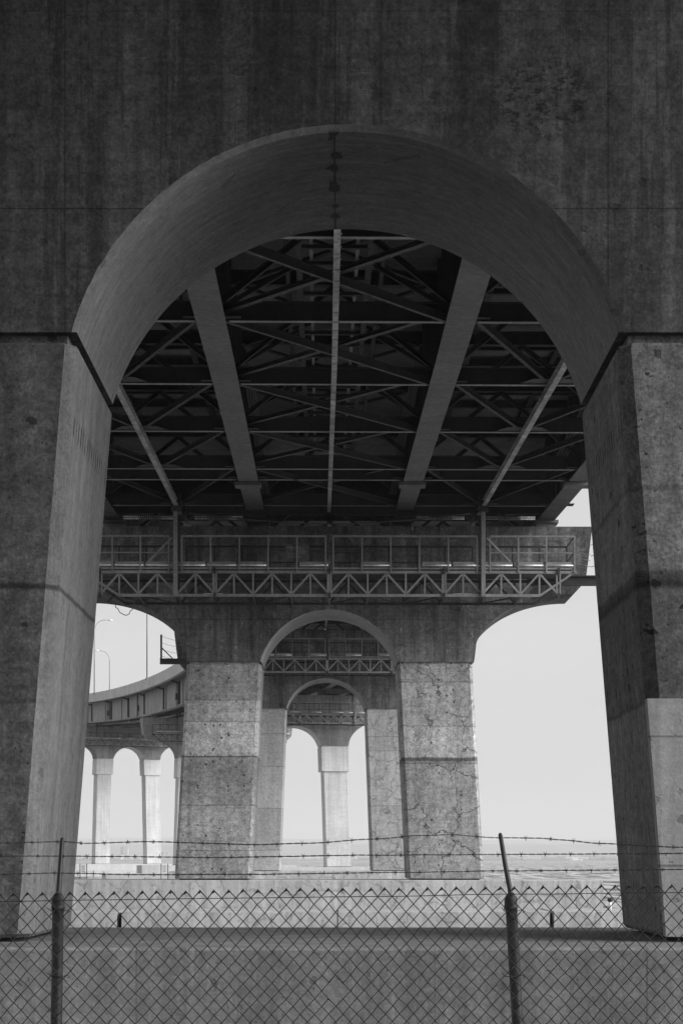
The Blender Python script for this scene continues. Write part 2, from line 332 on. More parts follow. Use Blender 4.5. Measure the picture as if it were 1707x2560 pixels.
# ------------------------------------------------------------ piers
B = -0.92       # footing top
ORD = ['', 'nearest', 'nearest', 'second', 'third', 'fourth', 'fifth', 'sixth', 'seventh']
def cap_mesh(zi, near, far):
    """arched cap; local z = 0 at the footing top, zi = impost height"""
    mb = MB(); a, r = 3.0, 2.245; Rr = (a * a + r * r) / (2 * r); cz = r - Rr; hy = 1.55
    n = 150 if near else (48 if not far else 28); th0 = math.atan2(-cz, a)
    def arc(rad, k):
        th = math.pi - th0 + (2 * th0 - math.pi) * k / n; return (rad * math.cos(th), cz + rad * math.sin(th))
    inner, front, rear = [], [], []
    for k in range(n + 1):
        c = .06 + (.008 * noise.noise(Vector((k * .6, 0, 1))) + .02 * max(0, noise.noise(Vector((k * .33, 5, 1))) - .25) if near else 0)
        inner.append(arc(Rr, k)); front.append(arc(Rr + c, k)); rear.append(arc(Rr + .05, k))
    front[0] = (front[0][0], 0); front[-1] = (front[-1][0], 0); rear[0] = (rear[0][0], 0); rear[-1] = (rear[-1][0], 0)
    m = 22; outer = [(10.8 - 4.5 * math.cos(k / m * math.pi / 2), 3.02 * math.sin(k / m * math.pi / 2)) for k in range(m + 1)]
    top = [(11.3, 3.56), (11.4, 4.3), (11.6, 5.98)]
    right = outer + top; left = [(-x, z) for x, z in reversed(right)]
    def out(arcpts): return arcpts + right + left       # left inner .. right inner .. around back
    Z = lambda p, y: (p[0], y, p[1] + zi)
    F = [Z(p, -hy) for p in out(front)]; K = [Z(p, hy) for p in out(rear)]
    mb.add(F, [tuple(range(len(F)))]); mb.add(K, [tuple(reversed(range(len(K))))])
    sf = MB()
    for q in range(n):      # chamfers and soffit
        sf.add([Z(front[q], -hy), Z(front[q+1], -hy), Z(inner[q+1], -hy + .06), Z(inner[q], -hy + .06)], [(0, 1, 2, 3)])
        sf.add([Z(inner[q], hy - .05), Z(inner[q+1], hy - .05), Z(rear[q+1], hy), Z(rear[q], hy)], [(0, 1, 2, 3)])
    vs = [Z(p, -hy + .06) for p in inner] + [Z(p, hy - .05) for p in inner]
    sf.add(vs, [(q, q + 1, n + 2 + q, n + 1 + q) for q in range(n)], True)
    vs = [Z(p, -hy) for p in outer] + [Z(p, hy) for p in outer]; m1 = len(outer)
    mb.add(vs, [(q, q + 1, m1 + 1 + q, m1 + q) for q in range(m1 - 1)], True)
    vs = [(-a_, b_, c_) for a_, b_, c_ in vs]; mb.add(vs, [(q, q + 1, m1 + 1 + q, m1 + q) for q in range(m1 - 1)], True)
    ring = [right[-4]] + right[-3:] + left[:4]
    for p, q in zip(ring, ring[1:]): mb.add([Z(p, -hy), Z(q, -hy), Z(q, hy), Z(p, hy)], [(0, 1, 2, 3)])
    for s_ in (-1, 1):      # underside on the impost
        mb.add([(s_ * 3.0, -hy, zi), (s_ * 6.3, -hy, zi), (s_ * 6.3, hy, zi), (s_ * 3.0, hy, zi)], [(0, 1, 2, 3)])
    return mb, sf
def leg_mesh(sx, zt, wi, wo, capital=False, c=.13, near=False):
    mb = MB(); hy = 1.55
    def ring(z, x0, x1, y, c):
        pts = [(x0 + c, -y), (x1 - c, -y), (x1, -y + c), (x1, y - c), (x1 - c, y), (x0 + c, y), (x0, y - c), (x0, -y + c)]
        return [(sx * a, b, z) for a, b in pts]
    def prof(z):
        t = 1 - (z - .05) / (zt - .05); return 3.0 + (wi - 3.0) * t, 6.3 + (wo - 6.3) * t
    if capital:
        zc = zt - 2.9; x0, x1 = prof(zc)
        mb.rings([ring(zc, 3.0 + .1, 6.4, hy, .03), ring(zt, 3.0, 6.3, hy, .03)])
        i0, i1 = prof(.05)
        mb.rings([ring(.05, i0 + .25, i1 - .25, hy - .25, .03), ring(zc, 3.1 + .25, 6.4 - .25, hy - .25, .03)])
    else:
        rr = [ring(.05, *(lambda p: (p[0] + .03, p[1] - .03))(prof(.05)), hy - .03, c), ring(.09, *prof(.09), hy, c)]
        nz = 60 if near else 2
        for k in range(1, nz + 1):
            z = .09 + (zt - .13) * k / nz
            cc = c + (.004 * noise.noise(Vector((z * 7, sx, 3))) + .012 * max(0, noise.noise(Vector((z * 2.7, sx * 7, 9))) - .3) if near else 0)
            rr.append(ring(z, *prof(z), hy, cc))
        a, b = prof(zt); rr.append(ring(zt, a + .03, b - .03, hy - .03, c))
        mb.rings(rr)
    # neck inside the impost groove and pad under the leg
    a, b = prof(zt)
    mb.box(*sorted((sx * (a + .12), sx * (b - .12))), -hy + .12, hy - .12, zt - .02, zt + .16)
    return mb
def footing(mb_top=0.0):
    mb = MB(); mb.box(-11.9, 11.9, -2.75, 2.65, -2.9, 0, .03); return mb
piers = {}
def make_pier(i, zi_over=None, wi=3.46, wo=6.83, mats=('cap', 'leg3', 'leg3r', 'foot'), capital=False, label='', steps=True):
    x, y, ct, yaw, zb = PATH[i]; zi = ct - 5.98 - B; near = (i == 2)
    e = empty('bridge_pier', (x, y, B), R(yaw)); tag(e, label, 'bridge pier', 'concrete bridge piers'); piers[i] = e
    ca, sf = cap_mesh(zi, near, i > 4); ca.build('arched_cap', M[mats[0]], e); sf.build('arch_soffit', M['soff1' if near else ('soff2' if i < 5 else 'legf')], e)
    for sx, mm in ((-1, mats[1]), (1, mats[2])):
        lo = leg_mesh(sx, zi - .11, wi, wo, capital, near=near).build('leg', M[mm], e)
        if near and sx < 0:      # inner face takes a paler copy: light from the right painted in
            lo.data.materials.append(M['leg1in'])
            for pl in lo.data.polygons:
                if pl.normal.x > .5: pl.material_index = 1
        mb = MB(); mb.box(*sorted((sx * (wi + .2), sx * (wo - .2))), -1.4, 1.4, 0.002, .052); mb.build('base_pad', M['black'], e)
    footing().build('footing', M[mats[3]], e)
    if steps:   # lower step of cast blocks with open joints
        ed = [-17.9, -8.55, .33, 9.06, 17.6]
        for k, (a, b) in enumerate(zip(ed, ed[1:])):
            g = (.035, .10, .02, .09, .03)
            mb = MB(); mb.box(a + g[k], b - g[k + 1], -7.5, -2.752, -3.4, -1.22, .025); mb.build('footing_step', M['foot2' if i == 3 else 'foot3'], e)
        mb = MB(); mb.box(-17.6, 17.4, -6.9, -2.76, -3.3, -1.30); mb.build('step_core', M['black'], e)
    return e
make_pier(1, label='concrete arched pier just behind the viewpoint, carrying the deck overhead', mats=('cap', 'leg3', 'leg3', 'foot'), steps=False)
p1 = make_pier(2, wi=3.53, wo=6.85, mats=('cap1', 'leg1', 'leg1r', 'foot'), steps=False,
               label='huge stained concrete pier nearest the camera whose arch frames the whole view')
p2 = make_pier(3, mats=('cap', 'leg2', 'leg2r', 'foot2'), label='second arched concrete pier with map-cracked right leg, behind the wide maintenance platform')
p3 = make_pier(4, mats=('cap', 'leg3', 'leg3r', 'foot2'), label='third arched concrete pier seen through the arch of the cracked one')
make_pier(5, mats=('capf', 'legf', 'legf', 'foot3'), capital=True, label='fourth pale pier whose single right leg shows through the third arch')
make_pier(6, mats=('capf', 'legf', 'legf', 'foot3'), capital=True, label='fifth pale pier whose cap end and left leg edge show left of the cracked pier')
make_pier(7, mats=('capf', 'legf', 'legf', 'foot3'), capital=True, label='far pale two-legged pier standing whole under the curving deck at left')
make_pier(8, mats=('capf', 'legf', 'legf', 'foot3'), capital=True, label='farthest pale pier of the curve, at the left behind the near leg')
# pale repair jackets on the front face of the nearest pier's legs
def jacket(sx, z1, mat):
    mb = MB(); e = .014; c = 0.0; w_in = lambda z: 3.0 + .53 * (1 - z / 6.65) - .004
    zs = [.06 + (z1 - .06) * k / 12 for k in range(13)]
    rr = []
    for z in zs:
        xi = w_in(z); rr.append([(sx * xi, -1.564, z), (sx * 6.7, -1.564, z), (sx * 6.7, -1.5, z), (sx * xi, -1.40, z)])
    mb.rings(rr); o = mb.build('repair_jacket', M[mat], p1); return o
jacket(1, 2.70, 'patch')['label'] = 'smooth pale repair mortar on the lower right leg'

# ------------------------------------------------------------ superstructure spans
def span(i, detail, label):
    x, y, ct, yaw, zb = PATH[i]; off = (x, y, zb); e = empty('bridge_span', off)
    tag(e, label, 'bridge span', 'steel girder spans of the bridge')
    N = 2 if i < 4 else 16
    T = [k / N for k in range(N + 1)]
    def sweep(mb, u0, u1, w0, w1):
        rr = []
        for t in T:
            rr.append([at(i, t, u, z_) for u, z_ in ((u0, w0), (u1, w0), (u1, w1), (u0, w1))])
        mb.rings(rr); return mb
    mb = MB(); sweep(mb, -11.3, 11.3, HG, HG + .25); mb.build('deck_slab', M['soffit'], e, off)
    for s_ in (-1, 1):
        mb = MB(); rr = []
        for t in T: rr.append([at(i, t, s_ * u, z_) for u, z_ in ((11.55, HG - .1), (11.55, HG + 1.45), (11.28, HG + 1.45), (11.15, HG + .7), (11.0, HG + .26), (11.0, HG - .1))])
        mb.rings(rr).build('parapet', M['barrier'], e, off)
        mb = MB(); sweep(mb, s_ * 10.75, s_ * 10.98, HG - .09, HG - .005) ; mb.build('drip_edge', M['soffit'], e, off)
        if i >= 4 and s_ < 0:     # brackets, drain pipes and a cable box on the outer girder
            for t in (.12, .34, .35, .58, .60, .83):
                m_ = MB(); m_.beam(at(i, t, -9.75, .3), at(i, t, -9.75, HG - .2), .35, .14); m_.beam(at(i, t, -9.8, HG - .5), at(i, t, -10.9, HG - .1), .12, .2); m_.build('drain_bracket', M['dark'], e, off)
            for t in (.2, .62):
                m_ = MB(); m_.beam(at(i, t, -9.82, 1.5), at(i, t + .01, -9.82, 1.5), .4, .9); m_.tube([at(i, t + .006, -9.85, .2), at(i, t + .006, -9.85, HG - .1)], .06, 6); m_.build('cable_box', M['brace'], e, off)
        mb = MB(); rr = []
        for t in T: rr.append([at(i, t, s_ * u, z_) for u, z_ in ((11.34, HG + 1.455), (11.40, HG + 1.455), (11.40, HG + 1.50), (11.34, HG + 1.50))])
        mb.rings(rr).build('parapet_rail', M['track'], e, off)
    L = (Vector(PATH[i + 1][:2]) - Vector(PATH[i][:2])).length
    for u in GIRD:
        g = MB(); sweep(g, u - .385, u + .385, 0, .05).build('bottom_flange', M['gird'], e, off)
        g = MB(); sweep(g, u - .01, u + .01, .052, HG - .062)
        ns = int(L / 1.75)
        for k in range(1, ns):
            t = k / ns
            for q in (-1, 1):
                if i >= 4 and u > -9: continue
                if i >= 4 and (k % 9 or q * u < 0): continue
                g.beam(at(i, t, u + q * .10, .06), at(i, t, u + q * .10, HG - .08), .02, .18, up=frame(i, t)[1])
        g.build('girder_web', M['webp' if abs(u) > 9 and i >= 3 else 'web'], e, off)
        g = MB(); sweep(g, u - .25, u + .25, HG - .06, HG - .01).build('top_flange', M['gird'], e, off)
    # cross frames and lateral bracing
    if detail == 2: st = [(D - 20.85) / 57.6 for D in (24.5, 31.45, 38.4, 45.3, 52.3, 59.2, 66.1, 68.4, 74.6)]
    elif detail == 1: st = [k / 8 for k in range(1, 8)]
    else: st = [k / 5 for k in range(1, 5)]
    joined = MB()
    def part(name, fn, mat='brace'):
        if detail == 2: m_ = MB(); fn(m_); m_.build(name, M[mat], e, off)
        else: fn(joined)
    for k, t in enumerate(st):
        nxt = st[k + 1] if k + 1 < len(st) else None
        dbl = detail == 2 and abs(t - (68.4 - 20.85) / 57.6) < 1e-6
        up = frame(i, t)[2]
        for a, b in zip(GIRD, GIRD[1:]):
            part('cross_strut', lambda m_: m_.ibeam(at(i, t, a + .05, .33), at(i, t, b - .05, .33), .13, .50, .03))
            if detail == 2: part('lit_strut_flange', lambda m_: m_.beam(at(i, t, a + .45, .07), at(i, t, b - .45, .07), .15, .016), 'struct_flange')  # added lighter plate; bounce light from below put into its colour
            if dbl: continue
            part('cross_strut', lambda m_: m_.ibeam(at(i, t, a + .05, HG - .45), at(i, t, b - .05, HG - .45), .24, .45, .03))
            mid = (a + b) / 2
            if detail:
                for q in (a, b):
                    part('diagonal_brace', lambda m_: m_.ibeam(at(i, t, q + (.2 if q == a else -.2), .55), at(i, t, mid, HG - .7), .12, .16, .03))
        for u in GIRD:
            if detail == 2: part('gusset_plate', lambda m_: m_.beam(at(i, t, u - .75, .13), at(i, t, u + .75, .13), .5, .02))
        if nxt is None or dbl: continue
        if detail == 2 and abs(nxt - (68.4 - 20.85) / 57.6) < 1e-6: nxt = st[k + 2]
        A, Bv = GIRD[1] + .35, GIRD[2] - .35
        part('lateral_brace', lambda m_: m_.ibeam(at(i, t, A, .16), at(i, nxt, Bv, .16), .11, .22, .03))
        part('lateral_brace', lambda m_: m_.ibeam(at(i, t, Bv, .34), at(i, nxt, A, .36), .17, .12, .03))
        for s_ in (-1, 1):
            mid = 6.465 * s_
            part('lateral_brace', lambda m_: m_.ibeam(at(i, t, 3.6 * s_, .2), at(i, nxt, mid, .2), .12, .2, .03), 'dark')
            part('lateral_brace', lambda m_: m_.ibeam(at(i, t, 9.3 * s_, .2), at(i, nxt, mid, .2), .12, .2, .03), 'dark')
            if detail == 2: part('gusset_plate', lambda m_: m_.rings([[at(i, nxt, mid - .95, zz), at(i, nxt, mid + .95, zz), at(i, nxt - .012, mid + .55, zz), at(i, nxt - .012, mid - .55, zz)] for zz in (.10, .12)]))
    if detail == 2:
        # two dark stringers with rungs (inspection walkway) between the inner girders
        for s_ in (-1, 1):
            part('walkway_stringer', lambda m_: m_.ibeam(at(i, .05, .95 * s_, 2.3), at(i, .96, .95 * s_, 2.3), .16, .28, .03))
            part('walkway_rail', lambda m_: m_.beam(at(i, .05, .62 * s_, 2.36), at(i, .96, .62 * s_, 2.36), .09, .12), 'struct_flange')
        for k in range(36):
            t = .06 + k * .025
            part('walkway_rung', lambda m_: m_.beam(at(i, t, -.95, 2.2), at(i, t, .95, 2.2), .12, .1))
        for k in range(8):      # upper lateral layer, secondary floor beams, hanger straps
            ta, tb = .06 + k * .12, .06 + (k + 1) * .12
            if tb > .97: break
            for q in (-1, 1):
                part('upper_lateral', lambda m_: m_.beam(at(i, ta, -2.9 * q, HG - .75), at(i, tb, 2.9 * q, HG - .75), .12, .1))
                for tt in (ta + .04, ta + .08):
                    part('floor_beam', lambda m_: m_.ibeam(at(i, tt, 3.4 * q, HG - .2), at(i, tt, 9.6 * q, HG - .2), .16, .3, .03))
                part('hanger_strap', lambda m_: m_.beam(at(i, ta + .02, .95 * q, 2.4), at(i, ta + .02, .95 * q, HG - .1), .08, .08))
                part('utility_pipe', lambda m_: m_.tube([at(i, ta, 1.35 * q, 2.75), at(i, tb, 1.35 * q, 2.75)], .07, 8), 'cable')
                part('knee_brace', lambda m_: m_.beam(at(i, ta + .06, 3.15 * q, 1.3), at(i, ta + .06, 1.1 * q, 2.5), .1, .12))
        for s_ in (-1, 1):      # stringers under the outer bays
            for uu in (4.9, 8.0):
                part('deck_stringer', lambda m_: m_.ibeam(at(i, .02, s_ * uu, HG - .16), at(i, .98, s_ * uu, HG - .16), .2, .28, .03))
        # utility pipes hung across and along
        for s_ in (-1, 1):
            for k in range(4):
                u = s_ * (2.95 - k * .09)
                pts = [at(i, .62, u, 1.9), at(i, .80, u, 1.7), at(i, .86, u, 1.5), at(i, .90, u, 1.0), at(i, .93, u - s_ * .1, .6), at(i, .97, u - s_ * .3, .5)]
                part('conduit', lambda m_: m_.tube(pts, .035, 6), 'cable')
                u2 = s_ * (9.4 - k * .12)
                pts = [at(i, .45, u2, 1.9), at(i, .70, u2, 1.7), at(i, .78, u2, 1.5), at(i, .84, u2 - s_ * .1, 1.0), at(i, .88, u2 - s_ * .5, .6)]
                part('conduit', lambda m_: m_.tube(pts, .04, 6), 'cable')
        # expansion hinge short of the second pier: jacking beams and hanger blocks
        th = (68.4 - 20.85) / 57.6
        for u in GIRD:
            part('hinge_block', lambda m_: (m_.box(at(i, th, u, 0).x - .52, at(i, th, u, 0).x + .52, at(i, th, 0, 0).y - .1, at(i, th, 0, 0).y + .55, at(i, th, 0, 0).z - .16, at(i, th, 0, 0).z - .004, .02)), 'gird')
        for s_ in (-1, 1):
            part('jacking_beam', lambda m_: m_.ibeam(at(i, th, s_ * 9.75, .28), at(i, th, s_ * 11.0, .30), .3, .42, .04), 'gird')
            part('beam_end_plate', lambda m_: m_.beam(at(i, th, s_ * 11.0, .28), at(i, th, s_ * 11.06, .28), .5, .5), 'trav')
            part('pier_beam', lambda m_: m_.ibeam(at(i, .945, s_ * .2, .0), at(i, .945, s_ * 6.2, .0), .3, .42, .03), 'brace')
        part('hung_cable', lambda m_: m_.tube([at(i, .93, -6.0 + k * .5, -.28 - .45 * math.sin(math.pi * k / 24)) for k in range(25)], .03, 5), 'cable')
        part('hung_cable', lambda m_: m_.tube([at(i, .97, -5.2 + k * .45, -1.1 - .5 * math.sin(math.pi * k / 24)) for k in range(25)], .03, 5), 'cable')
    else:
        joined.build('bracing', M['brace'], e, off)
    # platform tracks
    for u in (-6.46, 6.46):
        mb = MB(); N2 = N
        for k in range(N2): mb.ibeam(at(i, k / N2, u, -.05), at(i, (k + 1) / N2, u, -.05), .18, .24, .035)
        mb.build('platform_track', M['track'], e, off)
    mb = MB()
    t0, t1 = (.02, .945) if i == 2 else (.01, .99)
    for k in range(N): mb.beam(at(i, t0 + (t1 - t0) * k / N, -.02, -.05), at(i, t0 + (t1 - t0) * (k + 1) / N, -.02, -.05), .15, .10)
    if detail == 2:     # bolted splice plates every panel
        for k in range(60):
            t = t0 + (t1 - t0) * (k + .5) / 60
            mb.beam(at(i, t, -.02, -.108), at(i, t + .0012, -.02, -.108), .13, .012)
    mb.build('centre_rail', M['track'], e, off)
    # bearings and restrainers on the far pier of the span
    j = i + 1; ctz, zbj = PATH[j][2], PATH[j][4]
    if j < len(PATH):
        for u in GIRD:
            p = at(i, .999, u, 0); r = frame(i, .999)[1]
            mb = MB()
            for (zz0, zz1, hw) in ((ctz, ctz + .12, .62), (ctz + .12, zbj - .14, .42), (zbj - .14, zbj - .004, .55)):
                mb.beam(p.xy.to_3d() + Vector((0, 0, (zz0 + zz1) / 2)) - r * hw, p.xy.to_3d() + Vector((0, 0, (zz0 + zz1) / 2)) + r * hw, hw * 1.5, zz1 - zz0 - .004)
            mb.build('bearing', M['gird'], e, off)
        mb = MB()
        for a, b in zip(GIRD, GIRD[1:]): mb.beam(at(i, .995, a + .02, 1.6), at(i, .995, b - .02, 1.6), .03, 2.6)
        mb.build('end_diaphragm', M['brace'], e, off)
    if detail == 2:
        for u0, u1 in ((-9.0, -6.7), (-5.9, -3.8), (3.8, 5.9), (6.7, 9.0)):
            for dz in (-.11, -.02):
                rod = MB(); rod.tube([at(i, .962, u0, -.12 + dz), at(i, .962, u1, -.12 + dz)], .035, 8); o = rod.build('restrainer_rod', M['alum'], e, off)
            mid = (u0 + u1) / 2; coil = MB()
            coil.tube([at(i, .962, mid - .5 + k * .01, -.185) + Vector((0, .11 * math.cos(k * .75), .11 * math.sin(k * .75))) for k in range(101)], .022, 5)
            c = coil.build('restrainer_spring', M['cable'], None, off); c.location = (0, 0, 0); c.parent = o
    return e
spanlab = {0: 'steel girder span behind the viewpoint running to the abutment', 1: 'steel girder span directly above the fence and viewpoint',
           2: 'dark cross-braced steel girder span seen from below through the nearest arch', 3: 'steel girder span glimpsed through the arch of the cracked pier',
           4: 'steel girder span seen through the smallest arch', 5: 'curved girder span just left of the cracked pier', 6: 'curved girder span with pale parapet sweeping away at left',
           7: 'farthest curved girder span at the left behind the near leg'}
for i in range(8): span(i, {2: 2, 1: 0, 0: 0, 3: 1, 4: 1, 5: 0}.get(i, 0), spanlab[i])

# ------------------------------------------------------------ maintenance platform (traveller)
def make_platform():
    e = empty('maintenance_platform', (PATH[3][0], PATH[3][1], PATH[3][2]), R(PATH[3][3]))
    YF, YR = -5.15, -2.75; zt, zb = -2.62, -3.60; pm = M['trav']
    def bm(name, p0, p1, w_, h_=None, mat=None):
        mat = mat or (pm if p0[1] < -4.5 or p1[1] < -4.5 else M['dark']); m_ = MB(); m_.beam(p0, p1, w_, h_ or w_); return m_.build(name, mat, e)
    s1 = 1.605
    for yy in (YF, YR):
        bm('top_chord', (-10.4, yy, zt), (10.4, yy, zt), .11); bm('bottom_chord', (-8.85, yy, zb), (8.85, yy, zb), .11)
        n = 6
        for k in range(-n, n):      # W truss
            a, b = k * s1, (k + 1) * s1; m_ = (a + b) / 2
            if yy == YF or k % 2 == 0:
                bm('truss_diagonal', (a, yy, zb + .05), (m_, yy, zt - .05), .078); bm('truss_diagonal', (m_, yy, zt - .05), (b, yy, zb + .05), .078)
        for s_ in (-1, 1): bm('truss_diagonal', (s_ * 8.85, yy, zb), (s_ * 10.3, yy, zt), .08)
        for k in range(-11, 12):
            if abs(k) == 8: continue
            if yy == YR and k % 2: continue
            bm('truss_vertical', (k * s1 / 2, yy, zb + .05), (k * s1 / 2, yy, zt - .05), .07)
    for k in (-6, -3, 0, 3, 6):
        for dx in (-.07, .07): bm('truss_vertical', (k * s1 + dx, YF - .02, zb + .05), (k * s1 + dx, YF - .02, zt - .05), .06)
        bm('module_joint', (k * s1, YF - .09, zb - .14), (k * s1, YF - .09, zb + .10), .09, mat=M['brace'])
        bm('module_joint', (k * s1, YF - .09, zt - .08), (k * s1, YF - .09, zt + .16), .09, mat=M['brace'])
    for k in range(-5, 6):          # bottom ties and the keel chord below
        bm('bottom_tie', (k * s1, YF, zb), (k * s1, YR, zb), .07, mat=M['brace'])
    for k in range(-5, 5): bm('bottom_tie', (k * s1, YF if k % 2 else YR, zb - .02), ((k + 1) * s1, YR if k % 2 else YF, zb - .02), .05, mat=M['brace'])
    # deck
    for k in range(9):
        y0 = YF + .12 + k * .255; m_ = MB(); m_.box(-10.2, 10.2, y0, y0 + .235, zt + .10, zt + .14); m_.build('deck_plank', M['brace'], e)
    for yy in (YF - .02, YR + .02):
        for k in range(-8, 8):
            if random.random() < .07: continue
            x0 = k * 1.29 + .03; z0 = zt + .21
            m_ = MB(); m_.box(x0, x0 + 1.21, yy - .03, yy + .03, z0 + .09, z0 + .22); m_.build('toe_board', M['trav'], e)
            m_ = MB(); m_.tube([(x0, yy - .04, z0 + .07), (x0 + 1.21, yy - .04, z0 + .07)], .036, 6); m_.build('side_tube', M['alum'], e)
        bm('deck_edge', (-10.3, yy, zt + .15), (10.3, yy, zt + .15), .08, .07)
        gaps = ((-10.3, -6.75), (-6.2, -.16), (.16, 6.2), (6.75, 10.3))
        zr = -1.12
        for a, b in gaps:
            bm('handrail', (a, yy - .04, zr), (b, yy - .04, zr), .075); 
            if yy != YF - .02 or abs(a) > 6.5 or abs(b) > 6.5: bm('mid_rail', (a, yy - .04, (zr + zt) / 2 + .06), (b, yy - .04, (zr + zt) / 2 + .06), .045)
            n = max(2, round((b - a) / 1.2))
            for k in range(n + 1):
                x = a + (b - a) * k / n; bm('rail_post', (x, yy - .05, zt - .02), (x, yy - .05, zr), .062, .06)
    for s_ in (-1, 1):
        for zz in (-1.12, -1.8): bm('end_rail', (s_ * 10.3, YF - .06, zz), (s_ * 10.3, YR + .06, zz), .05)
        # hangers and roller carriages
        x = s_ * 6.46
        bm('hanger', (x, YF - .12, zb - .05), (x, YF - .12, .15), .17, .15)
        bm('hanger', (x + s_ * .1, YR, zb), (x + s_ * .1, YR, .2), .14, mat=M['brace'])
        for yy in (YF - .1, YR):
            m_ = MB(); zc = .62 + (yy + 2.75) * .04
            m_.box(x - .24, x - .14, yy - .35, yy + .35, zc - .32, zc + .12, .01); m_.box(x + .14, x + .24, yy - .35, yy + .35, zc - .32, zc + .12, .01)
            for q in (-.2, .2): m_.tube([(x - .28, yy + q, zc - .2), (x + .28, yy + q, zc - .2)], .07, 8)
            m_.box(x - .2, x + .2, yy - .12, yy + .12, zc - .62, zc - .33, .01)
            m_.build('roller_carriage', M['brace'], e)
        bm('hanger_brace', (x, YF, .1), (x - s_ * .9, YF + .3, .45), .09, mat=M['brace'])
        bm('hanger_brace', (x + s_ * .15, YF - .1, -1.2), (x + s_ * 1.6, YF + .1, zt), .08)
        m_ = MB()
        for k in range(9):
            xx = s_ * 5.25 + k * .085; m_.beam((xx, YF + .3, zb + .12), (xx + .0, YF + .3, zt - .12), .012, .012)
            m_.beam((s_ * 5.25, YF + .3, zb + .12 + k * .09), (s_ * 5.25 + .7, YF + .3, zb + .12 + k * .09), .012, .012)
        m_.build('mesh_guard', M['gird'], e)
        bm('guard_sill', (s_ * 5.25 - .05, YF + .28, zb + .10), (s_ * 5.25 + .75, YF + .28, zb + .10), .05, mat=M['alum'])
        for q in range(3):
            m_ = MB(); m_.tube([(s_ * 10.3, YR + .02, -1.2 - .25 * q), (s_ * 11.0, -2.2, -1.28 - .25 * q), (s_ * 11.5, -1.6, -1.24 - .27 * q)], .012, 4); m_.build('guy_wire', M['cable'], e)
    m_ = MB(); m_.box(-1.85, -.85, YF - .02, YF + .01, zt + .45, -1.45); o = m_.build('notice_board', M['board'], e)
    o['label'] = 'dark board with rows of faded stencilled lettering'
    rr = random.Random(3); m_ = MB()
    for row, (x0, x1, hgt) in enumerate(((-1.78, -1.24, .05), (-1.62, -1.1, .035), (-1.62, -1.08, .035), (-1.35, -1.0, .035), (-1.78, -1.02, .04), (-1.7, -1.4, .03), (-1.78, -1.2, .035), (-1.7, -1.25, .03))):
        z_ = -1.56 - row * .063; x = x0
        while x < x1:       # worn letter strokes, too faded to read
            wd = rr.uniform(.02, .035); m_.box(x, x + wd * .8, YF - .026, YF - .0205, z_ - hgt * rr.uniform(.6, 1), z_); x += wd + (.025 if rr.random() < .2 else .006)
    lt = m_.build('stencil_lettering', M['ink'], None); lt.parent = o
    # transfer beam with end upright that reaches past the cap
    for s_ in (-1, 1):
        m_ = MB(); m_.ibeam((s_ * 8.6, -2.35, -2.52), (s_ * 12.6, -2.35, -2.52), .34, .42, .05); m_.build('transfer_beam', M['brace'], e)
        bm('beam_upright', (s_ * 12.5, -2.35, -2.7), (s_ * 12.5, -2.35, -.5), .14, mat=M['brace'])
        bm('beam_brace', (s_ * 12.45, -2.35, -1.5), (s_ * 11.6, -2.35, -2.35), .08, mat=M['brace'])
        for q in range(4):
            m_ = MB(); m_.tube([(s_ * 12.5, -2.35, -.6 - .5 * q), (s_ * 12.0, -2.2, -.75 - .5 * q), (s_ * 11.5, -1.7, -.85 - .48 * q)], .012, 4); m_.build('guy_wire', M['cable'], e)
    return e
plat = make_platform()
PL = {3: 'long steel lattice maintenance platform with handrails, hung across the front of the second pier', 4: 'steel lattice maintenance platform seen through the second pier arch',
      5: 'small lattice maintenance platform seen through the smallest arch', 6: 'maintenance platform at the cap end of the pale pier left of the cracked leg',
      7: 'distant lattice maintenance platform under the curving deck at left'}
drops = []
for i in (4, 5, 6, 7, 3):
    o = plat if i == 3 else copy_tree(plat)
    for ch in list(o.children):     # transfer beams: right side at the second pier, left side at the third
        if ch.name.split('.')[0] in ('transfer_beam', 'beam_upright', 'beam_brace') or ch.name.startswith('guy_wire'):
            pos = ch.data.vertices[0].co.x > 0
            if i > 4 or (i == 4 and pos) or (i == 3 and not pos and not ch.name.startswith('guy')): ch['drop'] = 1
    for ch in [c for c in o.children if c.get('drop')]:
        if i == 3: ch.data = ch.data; drops.append(ch)
        else: bpy.data.objects.remove(ch)
    o.location = (PATH[i][0], PATH[i][1], PATH[i][2]); o.rotation_euler = (0, 0, R(PATH[i][3]))
    tag(o, PL[i], 'maintenance platform', 'maintenance platforms hung under the bridge')
# loose cable loop under the left end of the near platform
for ch in drops: bpy.data.objects.remove(ch)
mb = MB(); c0 = (250 - 784) / 4000 * 73.4
def pxp(px, py, D): return ((px - 784) / 4000 * D, D, (1973 - py) / 4000 * D)
mb.tube([pxp(a, b, 74.5) for a, b in ((264, 1384), (266, 1394), (272, 1399), (275, 1406), (284, 1411), (290, 1413), (297, 1410), (299, 1404), (306, 1398), (309, 1388), (308, 1383))], .018, 4)
tag(mb.build('hanging_cable', M['cable'], None, pxp(284, 1384, 74.5)), 'thin loose cable dangling in a loop below the left platform end', 'cable')

